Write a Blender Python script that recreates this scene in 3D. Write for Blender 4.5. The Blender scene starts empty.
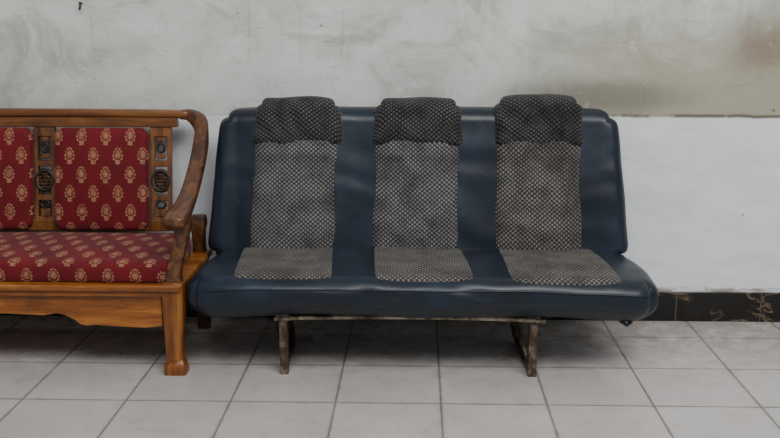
import bpy, bmesh, math
from mathutils import Vector, Euler, Matrix, noise
from mathutils.bvhtree import BVHTree
C=bpy.context
# ------------------------------------------------------------------ camera
cam=bpy.data.cameras.new('camera'); co=bpy.data.objects.new('camera',cam); C.collection.objects.link(co)
co.location=(0,-3.356,1.079); co.rotation_euler=Euler((math.radians(90-11.88),0,math.radians(1.65)))
cam.lens=970/780*36; cam.sensor_width=36; cam.clip_start=0.05
C.scene.camera=co

# ------------------------------------------------------------------ node helpers
class N:
    def __init__(s,nt,sock): s.nt=nt; s.s=sock
    def _m(s,op,*o,clamp=False):
        n=s.nt.nodes.new('ShaderNodeMath'); n.operation=op; n.use_clamp=clamp
        for i,x in enumerate((s,)+o):
            if isinstance(x,N): s.nt.links.new(x.s,n.inputs[i])
            else: n.inputs[i].default_value=x
        return N(s.nt,n.outputs[0])
    def __add__(s,o): return s._m('ADD',o)
    def __sub__(s,o): return s._m('SUBTRACT',o)
    def __mul__(s,o): return s._m('MULTIPLY',o)
    def __truediv__(s,o): return s._m('DIVIDE',o)
    __radd__=__add__; __rmul__=__mul__
    def abs(s): return s._m('ABSOLUTE')
    def fract(s): return s._m('FRACT')
    def lt(s,o): return s._m('LESS_THAN',o)
    def gt(s,o): return s._m('GREATER_THAN',o)
    def cos(s): return s._m('COSINE')
    def sqrt(s): return s._m('SQRT')
    def max(s,o): return s._m('MAXIMUM',o)
    def min(s,o): return s._m('MINIMUM',o)
    def atan2(s,o): return s._m('ARCTAN2',o)
    def inv(s): return s._m('MULTIPLY_ADD',-1.0,1.0)
    def step(s,a,b):
        n=s.nt.nodes.new('ShaderNodeMapRange'); n.interpolation_type='SMOOTHSTEP'
        s.nt.links.new(s.s,n.inputs[0]); n.inputs[1].default_value=a; n.inputs[2].default_value=b
        return N(s.nt,n.outputs[0])
class Mat:
    def __init__(s,name,rough=.5,spec=.5,sheen=0,coat=0):
        s.m=bpy.data.materials.new(name); s.m.use_nodes=True; s.nt=s.m.node_tree
        s.b=s.nt.nodes['Principled BSDF']; s.b.inputs['Roughness'].default_value=rough
        s.b.inputs['Specular IOR Level'].default_value=spec
        s.b.inputs['Sheen Weight'].default_value=sheen
        s.b.inputs['Coat Weight'].default_value=coat
        s.bumpn=None
    def coords(s,kind='Object'):
        if not hasattr(s,'tc'): s.tc=s.nt.nodes.new('ShaderNodeTexCoord')
        return s.tc.outputs[kind]
    def geo(s): 
        g=s.nt.nodes.new('ShaderNodeNewGeometry'); return g.outputs['Position']
    def xyz(s,sock):
        n=s.nt.nodes.new('ShaderNodeSeparateXYZ'); s.nt.links.new(sock,n.inputs[0])
        return [N(s.nt,o) for o in n.outputs]
    def map(s,sock,scale=(1,1,1),rot=(0,0,0),loc=(0,0,0)):
        n=s.nt.nodes.new('ShaderNodeMapping'); s.nt.links.new(sock,n.inputs[0])
        n.inputs['Scale'].default_value=scale; n.inputs['Rotation'].default_value=rot; n.inputs['Location'].default_value=loc
        return n.outputs[0]
    def noise(s,sock,scale=5,detail=4,rough=.5,dist=0,out=0):
        n=s.nt.nodes.new('ShaderNodeTexNoise'); s.nt.links.new(sock,n.inputs['Vector'])
        n.inputs['Scale'].default_value=scale; n.inputs['Detail'].default_value=detail
        n.inputs['Roughness'].default_value=rough; n.inputs['Distortion'].default_value=dist
        return N(s.nt,n.outputs[out])
    def voro(s,sock,scale=5,feature='F1',out='Distance'):
        n=s.nt.nodes.new('ShaderNodeTexVoronoi'); n.feature=feature; s.nt.links.new(sock,n.inputs['Vector'])
        n.inputs['Scale'].default_value=scale
        return N(s.nt,n.outputs[out])
    def ramp(s,f,stops):
        n=s.nt.nodes.new('ShaderNodeValToRGB'); s.nt.links.new(f.s,n.inputs[0]); e=n.color_ramp.elements
        while len(e)<len(stops): e.new(.5)
        for el,(p,c) in zip(e,stops): el.position=p; el.color=(*c,1)
        return N(s.nt,n.outputs[0])
    def mix(s,f,a,b,mode='MIX'):
        n=s.nt.nodes.new('ShaderNodeMix'); n.data_type='RGBA'; n.blend_type=mode
        if isinstance(f,N): s.nt.links.new(f.s,n.inputs[0])
        else: n.inputs[0].default_value=f
        for i,x in ((6,a),(7,b)):
            if isinstance(x,N): s.nt.links.new(x.s,n.inputs[i])
            else: n.inputs[i].default_value=(*x,1)
        return N(s.nt,n.outputs[2])
    def color(s,c):
        if isinstance(c,N): s.nt.links.new(c.s,s.b.inputs['Base Color'])
        else: s.b.inputs['Base Color'].default_value=(*c,1)
    def rough(s,c): s.nt.links.new(c.s,s.b.inputs['Roughness'])
    def bump(s,h,strength=.3,dist=.01):
        n=s.nt.nodes.new('ShaderNodeBump'); n.inputs['Strength'].default_value=strength; n.inputs['Distance'].default_value=dist
        s.nt.links.new(h.s,n.inputs['Height'])
        if s.bumpn: s.nt.links.new(s.bumpn.outputs[0],n.inputs['Normal'])
        s.nt.links.new(n.outputs[0],s.b.inputs['Normal']); s.bumpn=n

def srgb(h):
    h=h.lstrip('#'); r=[int(h[i:i+2],16)/255 for i in (0,2,4)]
    return tuple(c/12.92 if c<=.04045 else ((c+.055)/1.055)**2.4 for c in r)

# ------------------------------------------------------------------ materials
def mat_wall():
    m=Mat('whitewashed_plaster',rough=.8,spec=.25); p=m.geo(); x,y,z=m.xyz(p)
    n1=m.noise(p,2.2,6,.65,.5); n2=m.noise(m.map(p,(1,1,2.2),loc=(3,0,1)),5,6,.65,.6); n3=m.noise(p,26,5,.6)
    n4=m.noise(m.map(p,(1,1,1.3),loc=(1,5,2)),3.2,8,.72,.9)
    up=m.ramp(n1,[(.3,srgb('#babdb4')),(.48,srgb('#cecfc9')),(.7,srgb('#e2e3de'))])
    lo=m.ramp(n2,[(.25,srgb('#d6d9dd')),(.5,srgb('#e6e8ea')),(.75,srgb('#f0f0ef'))])
    edge=z+(m.noise(m.map(p,(1,1,1)),7,4,.6)-.5)*.018
    low=edge.step(.738,.729)
    c=m.mix(low,up,lo)
    c=m.mix(n4.step(.46,.66)*low.inv()*.6,c,srgb('#95988c'))
    damp=(x.step(.1,.9)*(z+(n2-.5)*.2).step(1.16,.88)*low.inv()*n4.step(.28,.50))
    c=m.mix(damp*.85,c,srgb('#a39d86'))
    dx=(x-1.21)/.20; dz=(z-.99)/.14; blob=(dx*dx+dz*dz).sqrt()+ (n4-.5)*2.8
    c=m.mix(blob.step(1.2,.1)*.75,c,srgb('#7d6b54'))
    dx2=(x-.62)/.40; dz2=(z-.80)/.08; blob2=(dx2*dx2+dz2*dz2).sqrt()+ (n4-.5)*2.2
    c=m.mix(blob2.step(1.1,.2)*low.inv()*.75,c,srgb('#777263'))
    ln=(edge-.737).abs().step(.010,.002)*x.step(.4,.6)*m.noise(m.map(p,(1,1,.1)),9,3,.6).step(.3,.5)
    c=m.mix(ln*.85,c,srgb('#5d584c'))
    lnl=(edge-.735).abs().step(.006,.001)*x.step(.4,.2)*.25
    c=m.mix(lnl,c,srgb('#8d8a80'))
    sc=m.noise(m.map(p,(1,1,5),rot=(0,.35,0)),9,8,.75,1.2).step(.57,.67)
    c=m.mix(sc*.45*(low*-.6+1.0),c,srgb('#8f9188'))
    hi=m.noise(m.map(p,(1.3,1,1),rot=(0,.6,0),loc=(7,2,1)),5,9,.8,.6).step(.57,.66)
    c=m.mix(hi*.45,c,srgb('#eaeae6'))
    vs=m.noise(m.map(p,(9,1,.8)),2.4,5,.6,.4).step(.56,.72)*z.step(.7,1.1)
    c=m.mix(vs*.35,c,srgb('#94958b'))
    sp=m.voro(p,9).lt(.05)*n2.gt(.5)
    c=m.mix(sp*.7,c,srgb('#5d574d'))
    sp2=m.voro(m.map(p,(1,1,.6),loc=(2,1,4)),5).lt(.03)
    c=m.mix(sp2*.8,c,srgb('#3d3a35'))
    ch=(z+(n3-.5)*.03).step(.127,.114)*n2.step(.4,.55)
    c=m.mix(ch*.8,c,srgb('#857664'))
    m.color(c)
    m.bump(n3,.25,.004); m.bump(m.noise(p,6,5,.6,.6),.35,.01); m.bump(hi,.4,.002); m.bump(low,.5,.003)
    return m.m
def mat_floor():
    m=Mat('ceramic_floor_tile',rough=.28,spec=.5); p=m.geo(); x,y,z=m.xyz(p)
    T=.3
    fx=((x-.07)/T); fy=((y+.168)/T)
    ex=(fx.fract()-.5).abs(); ey=(fy.fract()-.5).abs()
    gm=(ex.max(ey)).step(.4885,.4935)
    n=m.noise(p,3,5,.6); n2=m.noise(p,60,3,.6); n3=m.noise(p,14,6,.7)
    cell=m.nt.nodes.new('ShaderNodeCombineXYZ')
    m.nt.links.new(fx._m('FLOOR').s,cell.inputs[0]); m.nt.links.new(fy._m('FLOOR').s,cell.inputs[1])
    wn=m.nt.nodes.new('ShaderNodeTexWhiteNoise'); m.nt.links.new(cell.outputs[0],wn.inputs[0]); w=N(m.nt,wn.outputs[0])
    c=m.ramp(n,[(.3,srgb('#b7b0ab')),(.7,srgb('#c9c3bf'))])
    c=m.mix(w*.3,c,srgb('#aca6a2'))
    c=m.mix(n3.step(.50,.75)*.35,c,srgb('#8a8279'))
    c=m.mix(n2.step(.60,.75)*.25,c,srgb('#756f67'))
    dirt=y.step(-.8,-.1)*n3.step(.33,.58)
    c=m.mix(dirt*.45,c,srgb('#7a6f62'))
    halo=(ex.max(ey)).step(.46,.49)*n3.step(.35,.6)
    c=m.mix(halo*.3,c,srgb('#7d746a'))
    gd=m.noise(p,5,3,.6)*.5+.5
    c=m.mix(gm*gd*.95,c,srgb('#5c534a'))
    m.color(c); m.rough(m.noise(p,8,4,.6)*.25+.16+gm*.3)
    m.bump(gm*-1.0,.6,.002); m.bump(m.noise(p,2.5,2,.5),.08,.01)
    return m.m
def mat_marble():
    m=Mat('black_marble_skirting',rough=.2); p=m.geo(); x,y,z=m.xyz(p)
    v=m.noise(m.map(p,(1,1,1.6),rot=(0,.7,0)),5,7,.6,1.2)
    g=m.noise(p,7,3,.5).step(.40,.52)
    c=m.ramp((v-.5).abs(),[(.0,srgb('#7a664e')),(.018,srgb('#30281f')),(.05,srgb('#151312'))])
    c=m.mix(g.inv(),c,srgb('#171514'))
    j=((x-.03)/.3).fract()-.5; jm=j.abs().gt(.495)
    c=m.mix(jm,c,srgb('#57524b')); m.color(c); return m.m
def mat_wood(name,dark,mid,light,axis='X',rough=.32):
    m=Mat(name,rough=rough,spec=.5,coat=.15); p=m.geo()
    sc={'X':(1.2,14,14),'Y':(14,1.2,14),'Z':(14,14,1.2)}[axis]
    q=m.map(p,sc); n=m.noise(q,2.2,7,.65,.9); n2=m.noise(q,9,4,.6); n3=m.noise(p,6,4,.6)
    c=m.ramp(n,[(.28,dark),(.5,mid),(.72,light)])
    c=m.mix(n2.step(.5,.7)*.4,c,dark); c=m.mix(n3.step(.5,.75)*.6,c,dark)
    m.color(c); m.bump(n,.15,.003); m.rough(n3*.3+rough-.1)
    return m.m
def mat_vinyl():
    m=Mat('navy_vinyl',rough=.4,spec=.5); p=m.coords('Object')
    n=m.noise(p,5,6,.6,.3); n2=m.noise(p,40,5,.7)
    c=m.ramp(n,[(.3,srgb('#07101a')),(.55,srgb('#0e1c2b')),(.75,srgb('#192c3d'))])
    c=m.mix(n2.step(.64,.75)*.3,c,srgb('#4a5660'))
    m.color(c); m.rough(n*.3+.25)
    m.bump(m.noise(m.map(p,(1,1,.7)),15,5,.55,.6),.18,.008); m.bump(m.voro(p,260),.10,.001)
    m.bump(m.noise(m.map(p,(.6,1,1.2)),6,2,.4,.5),.13,.014)
    return m.m
def mat_check(name,dark,light,s=.0160,t=.0142,warp=.003,dens=0.0,vw=0.0,dirt=.55):
    m=Mat(name,rough=.85,spec=.2,sheen=.08); uv=m.coords('UV'); u,v,_=m.xyz(uv)
    nz=m.noise(uv,9,3,.5)-.5; nz2=m.noise(m.map(uv,loc=(5,3,0)),9,3,.5)-.5
    u=u+nz*warp*3; v=v+nz2*warp*3
    if vw: u=u+m.noise(m.map(uv,(6,1.2,1)),3,3,.5)*vw
    a=u/s+v/t; b=u/s-v/t
    fa=a.fract(); fb=b.fract()
    ta=(fa-.5).abs(); tb=(fb-.5).abs()
    d=ta.max(tb)
    dia=d.step(.43-dens,.28-dens)
    tooth=((fa-fb).abs()).step(.05,.18)
    fine=m.noise(uv,260,2,.5).step(.3,.6); patch=m.noise(m.map(uv,loc=(9,1,0)),16,4,.6).step(.3,.65)
    c=m.mix(dia*(tooth*.6+.4)*(fine*.5+.5)*(patch*.45+.55),dark,light)
    big=m.noise(uv,7,4,.6); c=m.mix(big.step(.42,.75)*dirt,c,dark)
    m.color(c); m.bump(d,.2,.0015); m.bump(m.noise(m.map(uv,(1,.6,1)),12,5,.6,1.0),.45,.014)
    return m.m
def mat_damask():
    m=Mat('red_damask_fabric',rough=.7,spec=.2,sheen=.1); uv=m.coords('UV'); u,v,_=m.xyz(uv)
    W=.083; H=.126
    def motif(ou,ov):
        px=(((u+ou)/W).fract()-.5)*W; py=(((v+ov)/H).fract()-.5)*H
        ax=px/.0185; ay=(py+.002)/.026
        w=ax*(ay*.28+1.0)
        r=(w*w+ay*ay).sqrt(); th=w.atan2(ay)
        R=(th*11.0).cos()*.12+.88
        body=r.lt(R)
        ring=(r-.62).abs().gt(.08)
        spokes=((th*5.5).cos().abs()).gt(.4).max(r.gt(.62))
        core=(r).lt(.25)
        stem=px.abs().lt(.0035)*((py+.028).abs().lt(.006))
        foot=(px/.009); fy=(py+.031)/.0035; foot=(foot*foot+fy*fy).lt(1)
        return (body*ring*spokes).max(core).max(stem).max(foot)
    mk=motif(0.02,.012).max(motif(.02+W/2,.012+H/2))
    fade=m.noise(uv,60,3,.6).step(.3,.55)
    n=m.noise(uv,6,4,.6)
    base=m.ramp(n,[(.3,srgb('#540c13')),(.7,srgb('#71141d'))])
    c=m.mix(mk*(fade*.45+.22),base,srgb('#ab8460'))
    m.color(c); m.bump(m.noise(uv,300,2,.5),.15,.001); m.bump(m.noise(uv,8,3,.5,.5),.3,.012)
    return m.m
def mat_rust():
    m=Mat('rusted_painted_steel',rough=.6); p=m.geo(); n=m.noise(p,22,6,.7,.5)
    m.color(m.ramp(n,[(.35,srgb('#2c2019')),(.52,srgb('#4b392d')),(.62,srgb('#7c7061'))])); m.b.inputs['Metallic'].default_value=.2
    m.bump(n,.4,.002); return m.m
def mat_cream():
    m=Mat('peeling_cream_paint',rough=.6); p=m.geo(); n=m.noise(p,18,6,.7,.5)
    m.color(m.ramp(n,[(.38,srgb('#3c2a1e')),(.5,srgb('#8a7e68')),(.62,srgb('#b0a791'))])); m.bump(n,.4,.002); return m.m
def mat_plain(name,c,rough=.6):
    m=Mat(name,rough=rough); n=m.noise(m.geo(),30,4,.6); m.color(m.mix(n*.4,c,tuple(k*.5 for k in c))); return m.m

MW=mat_wall(); MF=mat_floor(); MM=mat_marble()
WD=(srgb('#341b0b'),srgb('#6c3f19'),srgb('#945f2a'))
WO=(srgb('#52290b'),srgb('#935319'),srgb('#c08234'))
WK=(srgb('#26150b'),srgb('#573219'),srgb('#80522b'))
WOODX=mat_wood('varnished_teak_x',*WO,'X'); WOODRX=mat_wood('varnished_teak_dark_x',*WD,'X')
WOODZ=mat_wood('varnished_teak_z',*WD,'Z'); WOODLEG=mat_wood('varnished_teak_leg',*[tuple(k*.75 for k in c) for c in WO],'Z'); WOODY=mat_wood('varnished_teak_arm',*WK,'Y')
CARV=mat_plain('carved_dark_wood',srgb('#20140c'),.5)
VIN=mat_vinyl()
CH_B=mat_check('checked_fabric_back',srgb('#151416'),srgb('#999593'))
CH_H=mat_check('checked_fabric_headrest',srgb('#111113'),srgb('#6a6766'),s=.0175,t=.015,warp=.007,dens=.02,dirt=.8)  # same fabric as the back, darkened: shade and dirt both put into the color
CH_S=mat_check('checked_fabric_seat',srgb('#211e1d'),srgb('#8e877f'),s=.0160,t=.020,warp=.007)
CH_R=mat_check('checked_fabric_back_worn',srgb('#171516'),srgb('#938e89'),warp=.006,vw=.012)
RED=mat_damask(); RUST=mat_rust(); CREAM=mat_cream()

# ------------------------------------------------------------------ mesh helpers
def empty(name,loc=(0,0,0)):
    o=bpy.data.objects.new(name,None); C.collection.objects.link(o); o.location=loc; o.empty_display_size=.1; return o
def mk(name,verts,faces,mat,parent=None,smooth=True,uvf=None,bevel=0,sub=0):
    me=bpy.data.meshes.new(name); me.from_pydata([tuple(v) for v in verts],[],faces); me.update()
    bm=bmesh.new(); bm.from_mesh(me); bmesh.ops.remove_doubles(bm,verts=bm.verts,dist=1e-5)
    bmesh.ops.recalc_face_normals(bm,faces=bm.faces); bm.to_mesh(me); bm.free()
    me.materials.append(mat)
    if uvf:
        l=me.uv_layers.new(name='UVMap')
        for lp in me.loops: l.data[lp.index].uv=uvf(me.vertices[lp.vertex_index].co)
    for p in me.polygons: p.use_smooth=smooth
    o=bpy.data.objects.new(name,me); C.collection.objects.link(o)
    if parent: o.parent=parent
    if bevel:
        b=o.modifiers.new('bevel','BEVEL'); b.width=bevel; b.segments=3; b.limit_method='ANGLE'
        for p in me.polygons: p.use_smooth=True
        w=o.modifiers.new('wn','WEIGHTED_NORMAL')
    return o
def box(name,x0,x1,y0,y1,z0,z1,mat,parent=None,bevel=.004):
    v=[(x,y,z) for x in (x0,x1) for y in (y0,y1) for z in (z0,z1)]
    f=[(0,1,3,2),(4,6,7,5),(0,4,5,1),(2,3,7,6),(0,2,6,4),(1,5,7,3)]
    return mk(name,v,f,mat,parent,False,bevel=bevel)
def soft(name,c,h,r,mat,parent,n=(20,10,10),plane='XY',R=0,deform=None,uvf=None):
    V=[];F=[]
    def grid(ax,sg):
        a,b=[i for i in range(3) if i!=ax]; base=len(V)
        for i in range(n[a]+1):
            for j in range(n[b]+1):
                p=[0,0,0]; p[ax]=sg*h[ax]
                s=lambda t:-math.cos(math.pi*t)*.5+(2*t-1)*.5
                p[a]=h[a]*s(i/n[a]); p[b]=h[b]*s(j/n[b]); V.append(Vector(p))
        for i in range(n[a]):
            for j in range(n[b]):
                q=base+i*(n[b]+1)+j; F.append((q,q+1,q+n[b]+2,q+n[b]+1))
    for ax in range(3):
        for sg in (-1,1): grid(ax,sg)
    out=[]
    ia,ib={'XY':(0,1),'XZ':(0,2)}[plane]
    for p in V:
        inn=Vector([max(-h[i]+r,min(h[i]-r,p[i])) for i in range(3)]); d=p-inn
        if d.length>1e-9:
            m=max(abs(k) for k in d); d=d.normalized()*m
        q=inn+d
        if R:
            k=[max(-h[i]+R,min(h[i]-R,q[i])) for i in (ia,ib)]; e=[q[ia]-k[0],q[ib]-k[1]]
            L=math.hypot(*e)
            if L>1e-9 and abs(e[0])>0 and abs(e[1])>0:
                f=max(abs(e[0]),abs(e[1]))/L; q[ia]=k[0]+e[0]*f; q[ib]=k[1]+e[1]*f
        q=q+Vector(c)
        if deform: q=deform(q)
        out.append(q)
    return mk(name,out,F,mat,parent,True,uvf)
def catmull(P,k=8):
    out=[];n=len(P)
    for i in range(n-1):
        p0=P[max(i-1,0)];p1=P[i];p2=P[i+1];p3=P[min(i+2,n-1)]
        for j in range(k):
            t=j/k; out.append([.5*((2*b)+(-a+c)*t+(2*a-5*b+4*c-d)*t*t+(-a+3*b-3*c+d)*t**3) for a,b,c,d in zip(p0,p1,p2,p3)])
    out.append(list(P[-1])); return out
def sweep(name,pts,mat,parent,ref=(0,0,1),k=8,n=16,e=.55,mirror=None):
    P=catmull(pts,k); V=[];F=[]
    for i,p in enumerate(P):
        a=Vector(P[max(i-1,0)][:3]); b=Vector(P[min(i+1,len(P)-1)][:3]); t=(b-a).normalized()
        s=t.cross(Vector(ref)).normalized(); u=s.cross(t).normalized()
        for j in range(n):
            th=2*math.pi*j/n; c,d=math.cos(th),math.sin(th)
            cx=math.copysign(abs(c)**e,c)*p[3]/2; cy=math.copysign(abs(d)**e,d)*p[4]/2
            V.append(Vector(p[:3])+s*cx+u*cy)
    for i in range(len(P)-1):
        for j in range(n): F.append((i*n+j,i*n+(j+1)%n,(i+1)*n+(j+1)%n,(i+1)*n+j))
    F.append(tuple(range(n))); F.append(tuple((len(P)-1)*n+j for j in range(n)))
    if mirror is not None: V=[Vector((2*mirror-v.x,v.y,v.z)) for v in V]
    return mk(name,V,F,mat,parent)
def prism(name,outline,y0,y1,mat,parent,bevel=.003):
    n=len(outline); V=[(x,y0,z) for x,z in outline]+[(x,y1,z) for x,z in outline]
    F=[tuple(range(n)),tuple(range(n,2*n))]+[(i,(i+1)%n,n+(i+1)%n,n+i) for i in range(n)]
    return mk(name,V,F,mat,parent,False,bevel=bevel)
def tube(name,pts,r,mat,parent,cyc=False):
    cu=bpy.data.curves.new(name,'CURVE'); cu.dimensions='3D'; s=cu.splines.new('POLY'); s.points.add(len(pts)-1)
    for q,p in zip(s.points,pts): q.co=(*p,1)
    s.use_cyclic_u=cyc; cu.bevel_depth=r; cu.bevel_resolution=3; cu.use_fill_caps=True; cu.materials.append(mat)
    o=bpy.data.objects.new(name,cu); C.collection.objects.link(o); o.parent=parent; return o
def ss(a,b,x):
    t=max(0,min(1,(x-a)/(b-a))); return t*t*(3-2*t)
def nz(x,y,z,s=1): return noise.noise(Vector((x*s,y*s,z*s)))

# ------------------------------------------------------------------ room shell
WY=.025
box('wall_back',-4,4,WY,WY+.15,0,2.9,MW,bevel=0)
box('floor',-4,4,-5.5,WY,-.1,0,MF,bevel=0)
box('baseboard_back',-4,4,WY-.012,WY,0,.108,MM,bevel=.002)

# ------------------------------------------------------------------ wooden bench
B=empty('wooden_bench_with_red_cushions',(-1.48,-.33,0)); 
BM=-1.48
def tb(o):
    o.location=-B.location; return o
def yb(z): return -.135+(z-.34)*.16
tb(sweep('top_rail_cap',[(-.78,-.062,.748,.05,.026),(-1.0,-.06,.750,.05,.028),(-1.48,-.06,.752,.05,.028),(-1.96,-.06,.750,.05,.028),(-2.18,-.062,.748,.05,.026)],WOODRX,B,e=.5))
tb(box('top_rail',-2.14,-.82,-.082,-.048,.704,.738,WOODRX,B,.004))
for mir,sfx in ((None,'right'),(BM,'left')):
    tb(sweep('arm_'+sfx,[(-.81,-.062,.746,.045,.032),(-.775,-.064,.744,.048,.040),(-.741,-.085,.722,.048,.050),(-.727,-.125,.680,.048,.050),(-.725,-.19,.618,.050,.044),(-.725,-.28,.556,.052,.040),(-.725,-.37,.512,.056,.038),(-.726,-.45,.487,.064,.042),(-.728,-.51,.476,.074,.046),(-.728,-.545,.468,.062,.036)],WOODY,B,mirror=mir))
    tb(sweep('arm_post_'+sfx,[(-.716,-.49,.475,.052,.045),(-.714,-.495,.44,.048,.044),(-.720,-.50,.40,.042,.040),(-.731,-.508,.35,.042,.040),(-.740,-.516,.31,.048,.042),(-.740,-.52,.27,.056,.046)],WOODY,B,ref=(0,1,0),mirror=mir))
    X=lambda a:a if mir is None else 2*mir-a
    tb(sweep('front_leg_'+sfx,[(-.739,-.535,.285,.066,.056),(-.739,-.535,.22,.066,.056),(-.741,-.535,.15,.060,.052),(-.743,-.535,.09,.052,.048),(-.741,-.535,.035,.056,.050),(-.738,-.545,.018,.068,.060),(-.738,-.545,0,.068,.060)],WOODLEG,B,ref=(0,1,0),e=.3,mirror=mir))
    tb(sweep('rear_leg_'+sfx,[(-.747,-.13,.41,.046,.038),(-.747,-.13,.385,.054,.046),(-.749,-.13,.34,.044,.044),(-.749,-.12,.2,.044,.044),(-.749,-.10,0,.044,.044)],WOODY,B,ref=(0,1,0),e=.4,mirror=mir))
    a,b=sorted((X(-.760),X(-.727)))
    tb(box('side_rail_'+sfx,a,b,-.53,-.12,.19,.272,WOODX,B,.004))
tb(box('seat_frame',-2.250,-.710,-.572,-.10,.262,.284,WOODX,B,.007))
tb(box('seat_frame_step',-2.240,-.720,-.562,-.11,.246,.262,WOODX,B,.003))
half=[(-.775,.246),(-.775,.148),(-.83,.143),(-.90,.146),(-.98,.151),(-1.01,.148),(-1.03,.153),(-1.045,.166),(-1.075,.182),(-1.10,.187),(-1.14,.180),(-1.30,.186),(-1.48,.180)]
outl=half+[(2*BM-x,z) for x,z in reversed(half[:-1])]
tb(prism('apron',outl,-.548,-.526,WOODX,B))
tb(box('rear_rail',-2.2,-.76,-.135,-.105,.17,.246,WOODX,B))
tb(box('lower_back_rail',-2.22,-.745,yb(.38)-.004,yb(.38)+.026,.352,.392,WOODZ,B))
def splat(i,cx):
    y=lambda z:yb(z)
    def bar(nm,x0,x1,z0,z1,dy0=0,dy1=.022,mat=WOODZ,bev=.003):
        V=[]
        for x in (x0,x1):
            for z in (z0,z1):
                V+= [(x,y(z)+dy0,z),(x,y(z)+dy1,z)]
        f=[(0,1,3,2),(4,6,7,5),(0,4,5,1),(2,3,7,6),(0,2,6,4),(1,5,7,3)]
        return tb(mk(f'splat_{i}_{nm}',V,f,mat,B,False,bevel=bev))
    w=.036
    bar('stile_a',cx-w,cx-w+.014,.36,.712); bar('stile_b',cx+w-.014,cx+w,.36,.712)
    for k,(a,b) in enumerate(((.36,.40),(.455,.475),(.570,.590),(.672,.710))): bar(f'rung_{k}',cx-w+.010,cx+w-.010,a,b)
    def ring(nm,z,rx,rz,r,mat):
        pts=[(cx+rx*math.cos(t*math.pi/10),y(z+rz*math.sin(t*math.pi/10))+.006,z+rz*math.sin(t*math.pi/10)) for t in range(20)]
        tb(tube(f'splat_{i}_{nm}',pts,r,mat,B,True))
    ring('medallion',.5225,.030,.034,.007,CARV); ring('medallion_inner',.5225,.015,.017,.004,CARV)
    bar('medallion_plate',cx-.026,cx+.026,.492,.553,.012,.018,WOODY,.002)
    for k in range(5):
        zz=.500+k*.0112; tb(tube(f'splat_{i}_lattice_{k}',[(cx-.022,y(zz)+.006,zz),(cx+.022,y(zz)+.006,zz)],.0024,WOODZ,B))
    bar('carved_up',cx-.014,cx+.014,.596,.612,.004,.018,WOODZ,.004); bar('carved_top',cx-.014,cx+.014,.655,.673,.004,.018,WOODZ,.004)
    ring('scroll_up',.634,.012,.015,.0045,CARV)
    ring('scroll_low',.442,.015,.012,.004,CARV)
    bar('carved_low',cx-.018,cx+.018,.40,.428,.004,.016,WOODZ,.004)
for i,cx in enumerate((-.878,-1.28,-1.68,-2.082)): splat(i,cx)
for i,cx in enumerate((-1.08,-1.48,-1.88)):
    def df(q):
        q=q.copy(); q.y+= (q.z-.34)*.16 -0.0
        u=(q.x-cx)/.166; w=(q.z-.53)/.17
        q.y-= .012*max(0,1-u*u)*max(0,1-w*w)*(1 if q.y<yb(q.z) else 0)
        return q
    tb(soft(f'back_cushion_{i}',(cx,-.138,.53),(.163,.022,.172),.018,RED,B,(24,6,24),'XZ',.03,df,uvf=lambda c:(c.x,c.z)))
def dseat(q):
    q=q.copy(); u=(q.x-BM)/.74; w=(q.y+.33)/.21
    if q.z>.30: q.z+=.014*max(0,1-u**6)*max(0,1-w*w)+.003*nz(q.x,q.y,0,6)
    q.x=BM+(q.x-BM)*(1.0-.02*ss(-.45,-.15,q.y))
    return q
tb(soft('seat_cushion',(BM,-.335,.314),(.728,.215,.034),.020,RED,B,(60,20,6),'XY',.05,dseat,uvf=lambda c:(c.x,c.y*.9+ (c.z-.33)*1.1)))

# ------------------------------------------------------------------ car bench seat
S=empty('car_bench_seat',(0,-.35,0))
def ts(o): o.location=-S.location; return o
def ztop(x,y):
    u=(x-.012)/.70
    z=.320+.008*ss(-.62,-.45,y)-.006*ss(-.35,-.2,y)-.012*ss(.72,1,abs(u))-.006*ss(.4,.8,u)*ss(-.35,-.6,y)
    return z+.004*nz(x,y,1.3,5)
def dcs(q):
    q=q.copy(); z0=q.z; t=(z0-.185)/.137; u=(q.x-.014)/.71
    w=ss(.215,.315,z0)
    q.z+=w*(ztop(q.x,q.y)-.322)+(1-w)*(-.010*ss(.55,1,abs(u))-.004*math.cos(q.x*9)+.004*nz(q.x,0,2,5))
    f=ss(-.40,-.52,q.y)
    q.y+=f*(.030*ss(.5,0,t)+.006*ss(.75,1.0,t))
    q.x=.014+(q.x-.014)*(1-.02*ss(.5,0,t))
    q.x=.014+(q.x-.014)*(1-.025*ss(-.45,-.25,q.y))
    q.y+=.014*abs(u)**3*f
    q+=Vector((.003*nz(q.x,q.y,q.z,9),.006*nz(q.x+5,q.y,q.z,6),.002*nz(q.x,q.y+7,q.z,8)))
    q.y+=f*.0028*math.sin(q.z*80+q.x*9+5*nz(q.x,0,q.z,5))*ss(.15,.5,nz(q.x+2,0,q.z,4)+.3)
    return q
SB=ts(soft('seat_base',(.014,-.38,.253),(.711,.237,.068),.050,VIN,S,(150,44,30),'XY',.080,dcs))
bvh=BVHTree.FromPolygons([v.co[:] for v in SB.data.vertices],[tuple(p.vertices) for p in SB.data.polygons])
pts=[]
for k in range(131):
    x=-.655+1.345*k/130; z=ztop(x,-.58)-.034
    h=bvh.ray_cast(Vector((x,-1.2,z)),Vector((0,1,0)))
    if h[0]: pts.append((x,h[0].y-.0008,z))
ts(tube('front_piping',pts,.0030,VIN,S))
def yfront(z): return -.225+(z-.30)*.19
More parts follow.
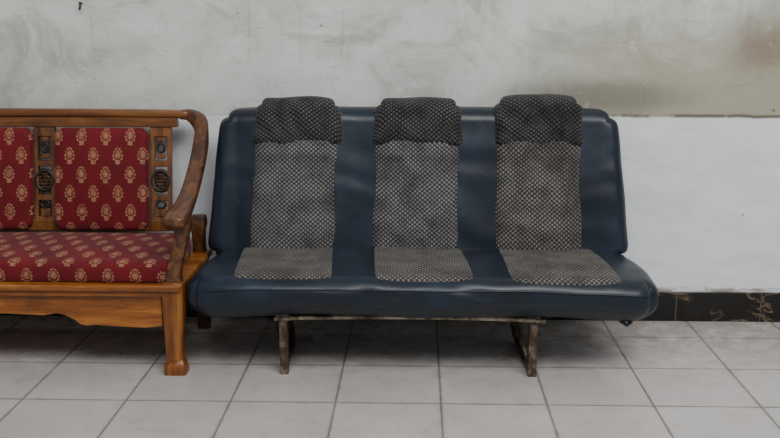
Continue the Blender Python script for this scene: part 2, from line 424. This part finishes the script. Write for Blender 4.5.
def dcb(q):
    q=q.copy(); t=(q.z-.27)/.505
    q.x*=1.052-.068*t if t<1 else .984
    q.y+=(q.z-.30)*.19
    q.z-=.006*ss(.7,1,abs(q.x/.66))*ss(.4,.9,t)
    g=ss(-.15,-.19,q.y-(q.z-.3)*.19)
    q.y-=g*.010*abs(math.sin(math.pi*(q.x+.2)/.405))
    q.y+=g*.0012*math.sin(q.z*50+q.x*12+5*nz(q.x,0,q.z,4))*ss(.2,.6,nz(q.x+2,1,q.z,4)+.4)
    q+=Vector((.002*nz(q.x,q.y,q.z,9),.005*nz(q.x+3,q.y,q.z,5),.002*nz(q.x,q.y+4,q.z,8)))
    return q
ts(soft('backrest',(0,-.165,.523),(.675,.058,.252),.042,VIN,S,(130,14,70),'XZ',.065,dcb))
def strip(i,cx0,cx1,w,mat):
    nx,nzz=28,60; V=[];F=[]; z0,z1=.29,.675
    for a in range(nx+1):
        for b in range(nzz+1):
            u=2*a/nx-1; z=z0+(z1-z0)*b/nzz; t=b/nzz
            x=cx0+(cx1-cx0)*t+u*w/2*(1-.01*t)
            e=1-abs(u)**8
            y=yfront(z)-.006-.017*e*(1-.25*u*u)+ .020*(1-e) -.005*nz(x*3,z*6,i,3)-.010*e*ss(.80,.9,t)
            y-= .008*math.exp(-((z-.40)/.06)**2)
            V.append((x,y,z))
    for a in range(nx):
        for b in range(nzz):
            q=a*(nzz+1)+b; F.append((q,q+1,q+nzz+2,q+nzz+1))
    ts(mk(f'back_fabric_strip_{i}',V,F,mat,S,True,uvf=lambda c:(c.x,c.z)))
CX=[(-.418,-.402),(-.008,-.002),(.402,.398)]
for i,(a,b) in enumerate(CX): strip(i,a,b,.298,CH_R if i==2 else CH_B)
for i,(cx,dz) in enumerate(((-.399,.0),(0,-.001),(.398,.008))):
    def dh(q,cx=cx,i=i):
        q=q.copy(); t=(q.z-.63)/.18; u=(q.x-cx)/.148
        q.y+=(q.z-.72)*.12
        if q.z>.76: q.z-=.008*u*u
        g=ss(-.12,-.17,q.y)
        q.y+=g*.016*ss(.30,.0,t)
        q.y+=g*.004*math.sin(q.x*70+q.z*30*(1 if i!=1 else -1)+6*nz(q.x,i,q.z,7))*ss(.1,.5,t)
        q.x=cx+(q.x-cx)*(1-.02*t+ .015*math.sin(t*6+i))
        q+=Vector((.004*nz(q.x,q.y,q.z+i,11),.011*nz(q.x+i,q.y,q.z,11),.006*nz(q.x,q.y+i,q.z,10)))
        return q
    ts(soft(f'headrest_{i}',(cx,-.126,.720+dz/2),(.148,.056,.092+dz/2),.044,CH_H,S,(40,14,30),'XZ',.042,dh,uvf=lambda c:(c.x,c.z+c.y*.6)))
def spatch(i,rear,front,drop):
    nx,ny=36,60; V=[];F=[]
    for a in range(nx+1):
        u=2*a/nx-1
        for b in range(ny+1):
            t=b/ny
            tt=t-.05*ss(.7,1,t)*abs(u)**4
            l=rear[0]+(front[0]-rear[0])*tt; r=rear[1]+(front[1]-rear[1])*tt
            x=(l+r)/2+u*(r-l)/2*(1-.03*ss(.85,1,t))
            if tt<.85:
                y=-.205-(.355)*tt/.85; h=bvh.ray_cast(Vector((x,y,1)),Vector((0,0,-1)))
            else:
                k=(tt-.85)/.15*drop
                o=Vector((x,-.53,.272)); an=math.atan2(.05,-.03)+k*1.1
                d=Vector((0,math.cos(an),math.sin(an))); h=bvh.ray_cast(o+d*.5,-d)
            e=min(1-abs(u)**16,1-ss(.97,1,t)) 
            p=h[0]+h[1].normalized()*(.0045*e-.002) if h[0] else Vector((x,-.55,.3))
            V.append(p)
    for a in range(nx):
        for b in range(ny):
            q=a*(ny+1)+b; F.append((q,q+1,q+ny+2,q+ny+1))
    ts(mk(f'seat_fabric_strip_{i}',V,F,CH_S,S,True,uvf=lambda c:(c.x,c.y+c.z*.6)))
spatch(0,(-.585,-.275),(-.550,-.244),.42)
spatch(1,(-.150,.145),(-.128,.178),.50)
spatch(2,(.262,.580),(.272,.618),.58)
for x,sf in ((-.405,'left'),(.352,'right')):
    ts(box('leg_front_'+sf,x-.013,x+.013,-.555,-.528,.0,.205,RUST,S,.004))
    ts(box('leg_bracket_'+sf,x-.024,x+.020,-.558,-.520,.172,.20,RUST,S,.004))
    ts(sweep('leg_runner_'+sf,[(x,-.54,.012,.024,.024),(x-.006,-.44,.012,.024,.020),(x-.012,-.28,.012,.024,.020),(x-.02,-.22,.03,.024,.020),(x-.03,-.20,.09,.024,.020),(x-.035,-.20,.20,.024,.020)],RUST,S,ref=(1,0,0) ))
    ts(sweep('leg_brace_'+sf,[(x-.004,-.525,.03,.020,.012),(x-.03,-.46,.10,.020,.012),(x-.05,-.40,.195,.020,.012)],RUST,S,ref=(1,0,0)))
ts(sweep('front_frame_bar',[(-.43,-.553,.178,.016,.012),(-.30,-.556,.185,.016,.012),(0,-.556,.188,.016,.012),(.25,-.556,.185,.016,.012),(.385,-.553,.178,.016,.012)],CREAM,S))
ts(box('rear_frame_bar',-.45,.40,-.215,-.19,.175,.20,RUST,S))
ts(box('seat_pan',-.6,.6,-.53,-.18,.188,.20,RUST,S))
ts(tube('loose_strap',[(.60,-.53,.19),(.615,-.55,.178),(.63,-.553,.168),(.645,-.55,.178)],.006,VIN,S))

tube('wall_nail',[(-1.157,WY+.002,1.118),(-1.157,WY-.022,1.120),(-1.155,WY-.022,1.108),(-1.160,WY-.018,1.096)],.0035,mat_plain('old_iron',srgb('#2c2826')),None)

# ------------------------------------------------------------------ light
w=bpy.data.worlds.new('world'); C.scene.world=w; w.use_nodes=True
bg=w.node_tree.nodes['Background']; bg.inputs[0].default_value=(.86,.93,1,1); bg.inputs[1].default_value=.34
def area(name,loc,target,size,energy,col=(1,1,1)):
    l=bpy.data.lights.new(name,'AREA'); l.shape='RECTANGLE'; l.size,l.size_y=size; l.energy=energy; l.color=col
    o=bpy.data.objects.new(name,l); C.collection.objects.link(o); o.location=loc
    o.rotation_euler=(Vector(target)-Vector(loc)).to_track_quat('-Z','Y').to_euler(); return o
area('daylight_opening',(.9,-3.5,4.1),(0,-.3,.2),(4.2,1.8),235,(1,.995,.985))
